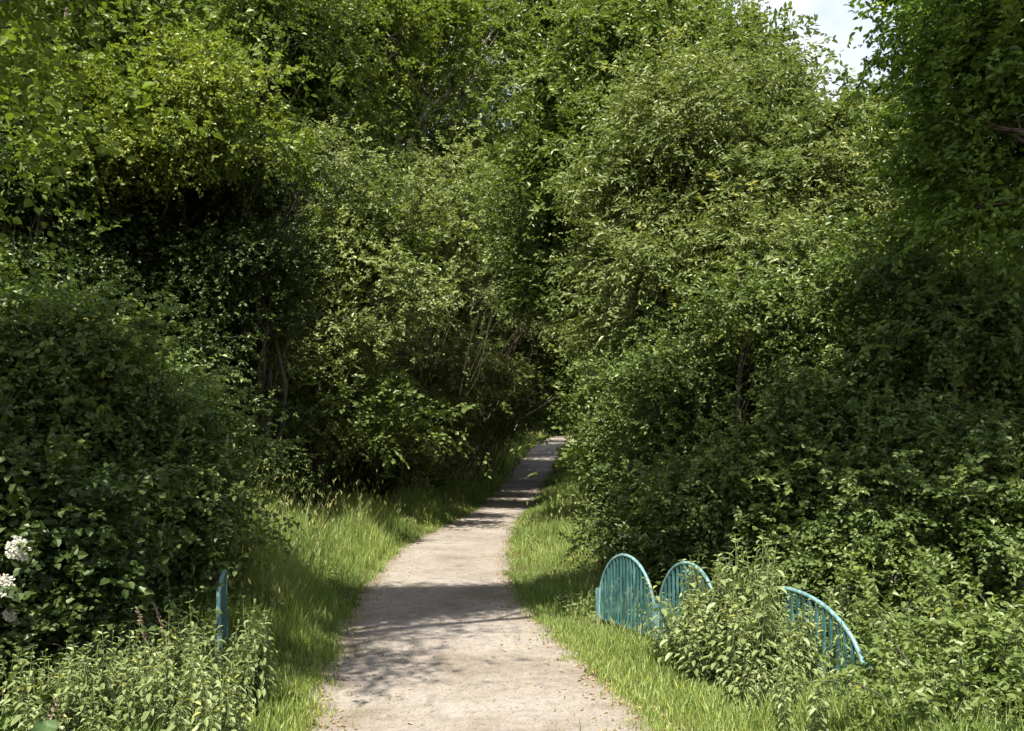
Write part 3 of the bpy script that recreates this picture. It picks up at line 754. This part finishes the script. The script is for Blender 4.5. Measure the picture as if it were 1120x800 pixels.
bk2 = [
    ('low dense woodland tree right behind the willow', (5.6, 19.0), [LB(800, 430, 18.5, 2.0), LB(740, 480, 18.5, 1.6), LB(880, 470, 18, 1.9), LB(780, 540, 18, 1.3), LB(720, 380, 19, 1.7)]),
    ('low dense woodland tree behind the field maple', (9.6, 18.0), [LB(980, 450, 17.5, 2.0), LB(1070, 480, 17, 2.0), LB(930, 530, 17, 1.5), LB(1040, 560, 16.5, 1.5), LB(1120, 420, 17, 1.8)]),
    ('low woodland tree right of the climbing path', (5.4, 36.0), [LB(712, 460, 35, 1.9), LB(750, 420, 36, 2.6), LB(700, 420, 36, 1.8), LB(715, 380, 36, 2.3), LB(790, 460, 35, 2.6)]),
    ('low woodland tree left of the climbing path', (-5.4, 34.0), [LB(400, 440, 33, 2.2), LB(450, 400, 34, 2.4), LB(360, 460, 32, 2.0), LB(480, 440, 35, 1.8), LB(420, 500, 32, 1.5)]),
    ('low woodland tree left of the path top', (-3.6, 47.0), [LB(500, 430, 46, 2.8), LB(530, 400, 47, 2.6), LB(470, 410, 46, 3.0), LB(520, 450, 45, 1.8)]),
    ('woodland tree far left behind the dark tree', (-12.0, 27.0), [LB(150, 420, 26, 2.6), LB(80, 460, 26, 2.6), LB(200, 480, 26, 2.3), LB(120, 300, 27, 3.0), LB(20, 360, 26, 3.0)]),
]
for i, (lb, b, lo) in enumerate(bk2):
    make_tree('woodland_tree', lb, b, lo, 'far', dens=1.0, trunk_r=.16, seed=160 + i, group='woodland trees behind the hedges', fine=False, fine_twigs=False)

# the wood closing the view all round, one far mass
rng = np.random.default_rng(99)
mb = MB(); nc = 9000
ang = rng.uniform(-1.5, 1.5, nc); rad = rng.uniform(82, 112, nc)
cx = np.sin(ang) * rad; cy = np.cos(ang) * rad + 6
hh = 9 + 2.5 * np.sin(ang * 17) + 1.8 * np.sin(ang * 41 + 1)
C = np.stack([cx, cy, ground_z(cx, cy) + hh * rng.random(nc) ** .8], -1)
pos = np.repeat(C, 4, 0) + rng.normal(0, 1, (nc * 4, 3)) * [1.3, 1.3, .8]
sprig_leaves(mb, pos, rng.normal(0, 1, (nc * 4, 3)) + UP * .3, 7, 1.3, .70, .50, rng, False)
tag(mb.build('distant_wood', M['ash']), 'far wood closing the view beyond the trees', 'wood', kind='stuff')


# ------------------------------------------------------------------ lit sprays, elder, burdock, brambles
def spray(mb, tb, pts, rng, L_, Wd, n=40, r=.006):
    pts = np.asarray(pts, float)
    t = np.linspace(0, 1, len(pts)); tt = rng.random(n) ** .8
    P = np.stack([np.interp(tt, t, pts[:, k]) for k in range(3)], -1)
    dirv = nrm(pts[-1] - pts[0]); side = nrm(np.cross(dirv, UP))
    D = dirv * .4 + side * rng.choice([-1, 1], n)[:, None] * .7 + UP * rng.normal(.1, .4, (n, 1)) + rng.normal(0, .25, (n, 3))
    put_leaves(mb, P, D, UP * .6 + rng.normal(0, .45, (n, 3)), L_ * rng.uniform(.6, 1.1, n) * (1.1 - .4 * tt), Wd * rng.uniform(.6, 1.1, n) * (1.1 - .4 * tt), np.clip(rng.normal(.7, .2, n), 0, 1))
    tb.tube(pts, np.linspace(r, r * .35, len(pts)), 5)


# rose sprays sticking out of the left hedge
rng = np.random.default_rng(90)
root = empty('wild_rose', (-3.9, 8.6, float(ground_z(-3.9, 8.6))), 'wild rose with long pale sprays arching out of the left hedge', 'shrub')
mb, tb = MB(), MB()
B0 = np.array(root.location)
for (p, q, d) in (((150, 440), (186, 378), 8.5), ((150, 445), (262, 400), 8.4), ((180, 520), (208, 450), 8.4), ((100, 620), (112, 520), 8.3), ((240, 600), (232, 520), 8.6)):
    a = W(*p, d); b = W(*q, d)
    m1 = (a + b) / 2 + UP * .03
    spray(mb, tb, [B0, (B0 + a) / 2 + UP * .2, a], rng, .05, .034, 14, .012)
    spray(mb, tb, [a, m1, b], rng, .058, .038, 46)
    for k in range(4):
        f = rng.uniform(.2, .9); s0 = a + (b - a) * f
        spray(mb, tb, [s0, s0 + nrm(b - a + rng.normal(0, .4, 3)) * .16 + UP * .05], rng, .05, .034, 12, .004)
tb.build('stem', M['barkbrown'], root, True); mb.build('foliage', M['bramble'], root)

# elder with white flower heads
make_el = make_tree('elder_bush', 'elder bush with white flower heads at the left edge', (-3.75, 6.5),
                    [LB(0, 620, 6.4, .42), LB(25, 575, 6.5, .35), LB(-40, 560, 6.4, .45), LB(60, 640, 6.6, .34), LB(10, 690, 6.2, .36)],
                    'dark', dens=1.5, trunk_r=.035, stems=4, seed=70, cat='bush')
for (px, py, d, rr) in ((22, 600, 5.45, .075), (6, 640, 5.5, .070), (-8, 652, 5.7, .06), (13, 672, 5.7, .035)):
    c = W(px, py, d); n = 280
    mb = MB()
    a = rng.uniform(0, 6.28, n); r_ = rr * np.sqrt(rng.random(n))
    P = c + np.stack([np.cos(a) * r_, -.02 - .35 * (rr - r_) + rng.normal(0, .006, n), np.sin(a) * r_ * .9], -1)
    put_leaves(mb, P, rng.normal(0, 1, (n, 3)) * [1, .4, 1], np.array([0, -1, .6]) + rng.normal(0, .4, (n, 3)), .022, .016, rng.random(n), fine=False)
    for k in range(7):
        mb.tube([c + np.array([0, .10, -.09]), P[k]], [.004, .002], 4, cap=False)
    mb.build('flower_head', M['petal'], make_el)

# burdock rosette in the left foreground
root = empty('burdock', (-2.75, 5.15, float(ground_z(-2.75, 5.15))), 'burdock with big soft green leaves in the left foreground shade', 'plant')
mb, tb = MB(), MB(); B0 = np.array(root.location)
for k in range(11):
    a = rng.uniform(0, 6.28); h = rng.uniform(.2, .44); out_ = rng.uniform(.15, .5)
    d = np.array([math.cos(a), math.sin(a), 0])
    tip = B0 + d * out_ + UP * h
    mb, tb = MB(), MB()
    tb.tube(wiggle(B0 + UP * .0, tip, 6, .04, rng, .1), np.linspace(.010, .006, 6), 6)
    # lobed broad leaf as a small fan grid
    D = nrm(d + UP * rng.uniform(-.5, .1)); S = nrm(np.cross(D, UP)); Nn = np.cross(S, D)
    LL = rng.uniform(.12, .19); WW = LL * .8
    nu, nv = 9, 7
    uu = np.linspace(0, 1, nu)[:, None]; vv = np.linspace(-1, 1, nv)[None]
    half = WW * .5 * np.sin(np.pi * np.clip(uu * .86 + .13, 0, 1)) ** .75
    wav = .018 * np.sin(uu * 14 + vv * 5 + k)
    G = tip + D * (uu * LL)[..., None] * np.ones((1, nv, 1)) + S * (half * vv)[..., None] + Nn * (.16 * LL * (vv ** 2) - .22 * LL * uu ** 2 + wav * np.abs(vv))[..., None]
    i = np.arange(nu - 1)[:, None] * nv; j = np.arange(nv - 1)[None]
    mb.add(G.reshape(-1, 3), np.stack([i + j, i + j + 1, i + nv + j + 1, i + nv + j], -1).reshape(-1, 4), rng.random())
    lf = mb.build('leaf', M['burdock'], root, True)
    st_ = tb.build('stalk', M['stem'], root, True); st_.parent = lf


# brambles, right foreground
for i, (px, d, lb, lo) in enumerate([
    (1090, 5.6, 'bright bramble bush in the bottom right corner', [LB(1085, 765, 5.6, .26), LB(1025, 790, 5.5, .2), LB(1118, 730, 5.8, .24), LB(1060, 810, 5.2, .25)]),
    (1000, 7.4, 'bramble bush between the railing end and the right hedge', [LB(1010, 745, 7.0, .22), LB(980, 735, 7.4, .18), LB(1070, 735, 6.8, .24), LB(1110, 725, 7.0, .24), LB(1040, 745, 6.6, .24)]),
]):
    x = (px - 560) / F * d
    make_tree('bramble_bush', lb, (x, d), lo, 'bramble', dens=2.6, trunk_r=.012, stems=6, seed=80 + i, cat='bush', bark='barkbrown')


# ------------------------------------------------------------------ nettles and other single plants
def nettle_proto(seed, h, long_leaf=False):
    rng = np.random.default_rng(seed)
    root = bpy.data.objects.new('nettle', None); COL.objects.link(root); root.empty_display_size = .1
    tb, mb = MB(), MB()
    h0 = h
    for ns_ in range(1 if long_leaf else 3):
        h = h0 * (1, .86, .72)[ns_]; o_ = rng.normal(0, .075, 2) * (ns_ > 0)
        st = wiggle([o_[0] * .3, o_[1] * .3, -.04], [o_[0] * 1.6 + rng.normal(0, .06) * h, o_[1] * 1.6 + rng.normal(0, .06) * h, h], 9, .025, rng)
        tb.tube(st, np.linspace(.0055, .0022, 9), 5)
        nn = 16 if not long_leaf else 26
        tz = np.linspace(.12, .985, nn)
        for k, t in enumerate(tz):
            p = np.array([np.interp(t, np.linspace(0, 1, 9), st[:, c]) for c in range(3)])
            a = k * (np.pi / 2 if not long_leaf else 2.4) + rng.normal(0, .2)
            env = math.sin(np.pi * min(1, .22 + .72 * t)) ** .8
            Ll = (.098 if not long_leaf else .13) * (env * .9 + .12) * rng.uniform(.85, 1.1)
            Wl = Ll * (.50 if not long_leaf else .19)
            cnt = (0, np.pi) if not long_leaf else (0,)
            for off in cnt:
                d = np.array([math.cos(a + off), math.sin(a + off), 0])
                stalk = p + d * Ll * .3 + UP * .015
                if t < .9: tb.tube([p, stalk], [.002, .0015], 4, cap=False)
                D = d + UP * (rng.uniform(-.65, -.15) if t < .85 else rng.uniform(.1, .7))
                put_leaves(mb, stalk[None] if t < .9 else p[None], D[None], (UP + d * .3 + rng.normal(0, .2, 3))[None], Ll, Wl, np.array([np.clip(rng.normal(.35 + .45 * t, .14), 0, 1)]), True, .22)
                if not long_leaf and .45 < t < .9:     # hanging catkin-like flower strings
                    q = p + d * .02
                    tb.tube([q, q + d * .03 + UP * -.02, q + d * .04 + UP * -.06], [.003, .003, .002], 4, cap=False)
                if t < .75 and rng.random() < .95:      # small axillary leaves
                    put_leaves(mb, p[None], (d + rng.normal(0, .5, 3))[None], (UP + rng.normal(0, .3, 3))[None], Ll * .5, Wl * .5, np.array([.7]), True, .22)
    s = tb.build('stem', M['stem'], None, True); s.parent = root
    f = mb.build('foliage', M['nettle'], None); f.parent = root
    return root


protos = [nettle_proto(200 + i, h) for i, h in enumerate((.82, .92, 1.0, .88))]
used = set()


def place(proto, x, y, s, label, group, rz, name=None, cat='nettle', tilt=(0, 0)):
    if proto.name not in used:
        used.add(proto.name); r = proto
    else:
        r = proto.copy(); COL.objects.link(r)
        for ch in proto.children:
            c = ch.copy(); COL.objects.link(c); c.parent = r
    r.location = (x, y, float(ground_z(x, y))); r.rotation_euler = (tilt[0], tilt[1], rz); r.scale = (s, s, s)
    tag(r, label, cat, group)
    return r


def clump(rng, n, xr, yr, sr, label, group, test=None):
    k = 0
    while k < n:
        x = rng.uniform(*xr); y = rng.uniform(*yr)
        if test is not None and not test(x, y): continue
        q = 560 + x / y * F; sf = .48 if 600 < q < 742 else .86 if 742 <= q < 795 else 1
        place(protos[rng.integers(len(protos))], x, y, rng.uniform(*sr) * sf, label, group, rng.uniform(0, 6.28), tilt=tuple(rng.normal(0, .09, 2)))
        k += 1


rng = np.random.default_rng(300)
clump(rng, 84, (-3.1, -1.50), (4.9, 6.7), (.62, .92), 'sunlit nettle in the dense clump at the bottom left', 'nettles in the left foreground',
      lambda x, y: not (y > 5.5 and 218 < 560 + x / y * F < 266) and x < float(path_l(y)) - .22 and x > -3.05 + .25 * (6.5 - y) * 0)
railx = lambda y: .98 + (10.05 - y) / 3.7 * 1.58
clump(rng, 60, (1.1, 2.6), (6.2, 8.5), (.72, 1.10), 'sunlit nettle in the tall clump in front of the right railing', 'nettles in front of the right railing',
      lambda x, y: not 868 < 560 + x / y * F < 955 and railx(y) - 1.05 < x < railx(y) - .08 and x > float(path_r(y)) + .55 and y < 8.6)
clump(rng, 92, (1.5, 4.2), (4.9, 7.0), (.5, .8), 'low sunlit nettle at the bottom right below the railing end', 'low nettles in the right foreground',
      lambda x, y: x > float(path_r(y)) + .6 and not (y > 5.4 and 872 < 560 + x / y * F < 950))
clump(rng, 22, (2.7, 4.6), (6.4, 8.4), (.6, .95), 'nettle half shaded behind the railing on the right', 'nettles behind the right railing', lambda x, y: x > railx(y) + .3)
clump(rng, 18, (1.55, 2.35), (6.9, 7.7), (1.22, 1.42), 'tall nettle at the crest of the clump hiding the third railing panel', 'tall nettles hiding the third railing panel',
      lambda x, y: railx(y) - .55 < x < railx(y) - .06 and 560 + x / y * F < 858)
for (px, d, s, lb) in ((778, 7.9, 1.22, 'tallest nettle standing above the second railing panel'), (856, 7.4, 1.12, 'tall nettle standing left of the sloping end of the railing'),
                       (287, 6.3, .86, 'tall nettle at the path edge right of the edge on railing'), (213, 6.1, .88, 'tall nettle just left of the edge on railing')):
    x = (px - 560) / F * d
    place(protos[rng.integers(4)], x, d, s, lb, None, rng.uniform(0, 6.28))
wp = nettle_proto(260, 1.0, True); wp.name = 'willowherb'
for (px, d, s, lb) in ((952, 7.6, 1.05, 'narrow leaved willowherb beside the sloping railing end'), (1100, 6.2, .95, 'narrow leaved willowherb at the right edge of the photo'),
                       (650, 9.2, .38, 'low narrow leaved willowherb by the far end of the railing')):
    place(wp, (px - 560) / F * d, d, s, lb, None, rng.uniform(0, 6.28), cat='plant')

rng = np.random.default_rng(410)
for k in range(12):
    y = rng.uniform(5.2, 6.9); x = rng.uniform(-2.9, float(path_l(y)) - .3)
    place(wp, x, y, rng.uniform(.55, .85), 'narrow leaved plant among the left foreground nettles', 'willowherbs in the left foreground', rng.uniform(0, 6.28), cat='plant')
for k in range(16):
    y = rng.uniform(5.2, 7.6); x = rng.uniform(max(float(path_r(y)) + .7, railx(y) - .9), 3.4)
    place(wp, x, y, rng.uniform(.55, .95), 'narrow leaved plant among the right foreground nettles', 'willowherbs in the right foreground', rng.uniform(0, 6.28), cat='plant')

# dry seed stalks
def stalk(label, base, top, seed):
    rng = np.random.default_rng(seed)
    base = np.array([*base, float(ground_z(*base))])
    mb = MB(); pts = wiggle(base, top, 8, .02, rng); mb.tube(pts, np.linspace(.006, .003, 8), 5)
    n = 60; t = .72 + .28 * rng.random(n)
    P = np.stack([np.interp(t, np.linspace(0, 1, 8), pts[:, c]) for c in range(3)], -1)
    put_leaves(mb, P, rng.normal(0, 1, (n, 3)) + UP * 1.2, rng.normal(0, 1, (n, 3)), .028, .012, rng.random(n), fine=False)
    tag(mb.build('seed_stalk', M['drystem']), label, 'seed stalk', 'dry stalks in the left foreground')


stalk('brown dry seed stalk left of the pair above the nettles', (-2.45, 6.2), W(150, 666, 6.1), 1)
stalk('brown dry seed stalk right of the pair above the nettles', (-2.25, 6.2), W(168, 660, 6.15), 2)
stalk('pale dry stalk leaning at the bottom left corner', (-2.75, 4.9), W(64, 766, 4.9), 3)

# ------------------------------------------------------------------ world, sun, camera
S = Vector((-.15, -.53, .82)).normalized()
w = bpy.data.worlds.new('World'); scene.world = w; w.use_nodes = True
nt = w.node_tree; nt.nodes.clear(); L = nt.links.new
out = N(nt, 'ShaderNodeOutputWorld')
sky = N(nt, 'ShaderNodeTexSky', sky_type='NISHITA'); sky.sun_disc = False
sky.sun_elevation = math.asin(S.z); sky.sun_rotation = math.atan2(S.x, S.y); sky.air_density = 1.0; sky.dust_density = 1.2
bg = N(nt, 'ShaderNodeBackground'); bg.inputs[1].default_value = .10; L(sky.outputs[0], bg.inputs[0])
cl = N(nt, 'ShaderNodeBackground'); cl.inputs[0].default_value = (.84, .88, 1, 1); cl.inputs[1].default_value = .44
tc = N(nt, 'ShaderNodeTexCoord')
no = N(nt, 'ShaderNodeTexNoise'); no.inputs['Scale'].default_value = 2.6; no.inputs['Detail'].default_value = 7; no.inputs['Roughness'].default_value = .55
L(tc.outputs['Generated'], no.inputs[0])
rp = ramp(nt, [(.34, (0, 0, 0)), (.54, (1, 1, 1))]); L(no.outputs[0], rp.inputs[0])
mx = N(nt, 'ShaderNodeMixShader'); L(rp.outputs[0], mx.inputs[0]); L(bg.outputs[0], mx.inputs[1]); L(cl.outputs[0], mx.inputs[2])
L(mx.outputs[0], out.inputs[0])

sun = bpy.data.lights.new('sun', 'SUN'); sun.energy = 4.6; sun.angle = math.radians(.5); sun.color = (1, .955, .87)
so = bpy.data.objects.new('sun', sun); COL.objects.link(so); so.rotation_euler = S.to_track_quat('Z', 'Y').to_euler(); so.location = (-10, -25, 40)

cam = bpy.data.cameras.new('camera'); co = bpy.data.objects.new('camera', cam); COL.objects.link(co)
co.location = (0, 0, EYE); co.rotation_euler = (math.radians(90), 0, 0)
cam.sensor_width = 36; cam.lens = F / 1120 * 36; cam.shift_y = 100 / 1120
cam.clip_end = 1500; cam.clip_start = .05
scene.camera = co

scene.render.engine = 'CYCLES'
c = scene.cycles
c.max_bounces = 5; c.diffuse_bounces = 3; c.glossy_bounces = 2; c.transmission_bounces = 3; c.transparent_max_bounces = 4
c.caustics_reflective = False; c.caustics_refractive = False
c.sample_clamp_indirect = 4; c.use_adaptive_sampling = True; c.adaptive_threshold = .02
c.use_denoising = True; c.denoiser = 'OPENIMAGEDENOISE'; c.denoising_input_passes = 'RGB_ALBEDO_NORMAL'; c.denoising_prefilter = 'ACCURATE'
scene.view_settings.view_transform = 'Standard'; scene.view_settings.look = 'None'
scene.view_settings.gamma = 1; scene.view_settings.exposure = 1.55

print('FACES', sum(len(o.data.polygons) for o in bpy.data.objects if o.type == 'MESH'))
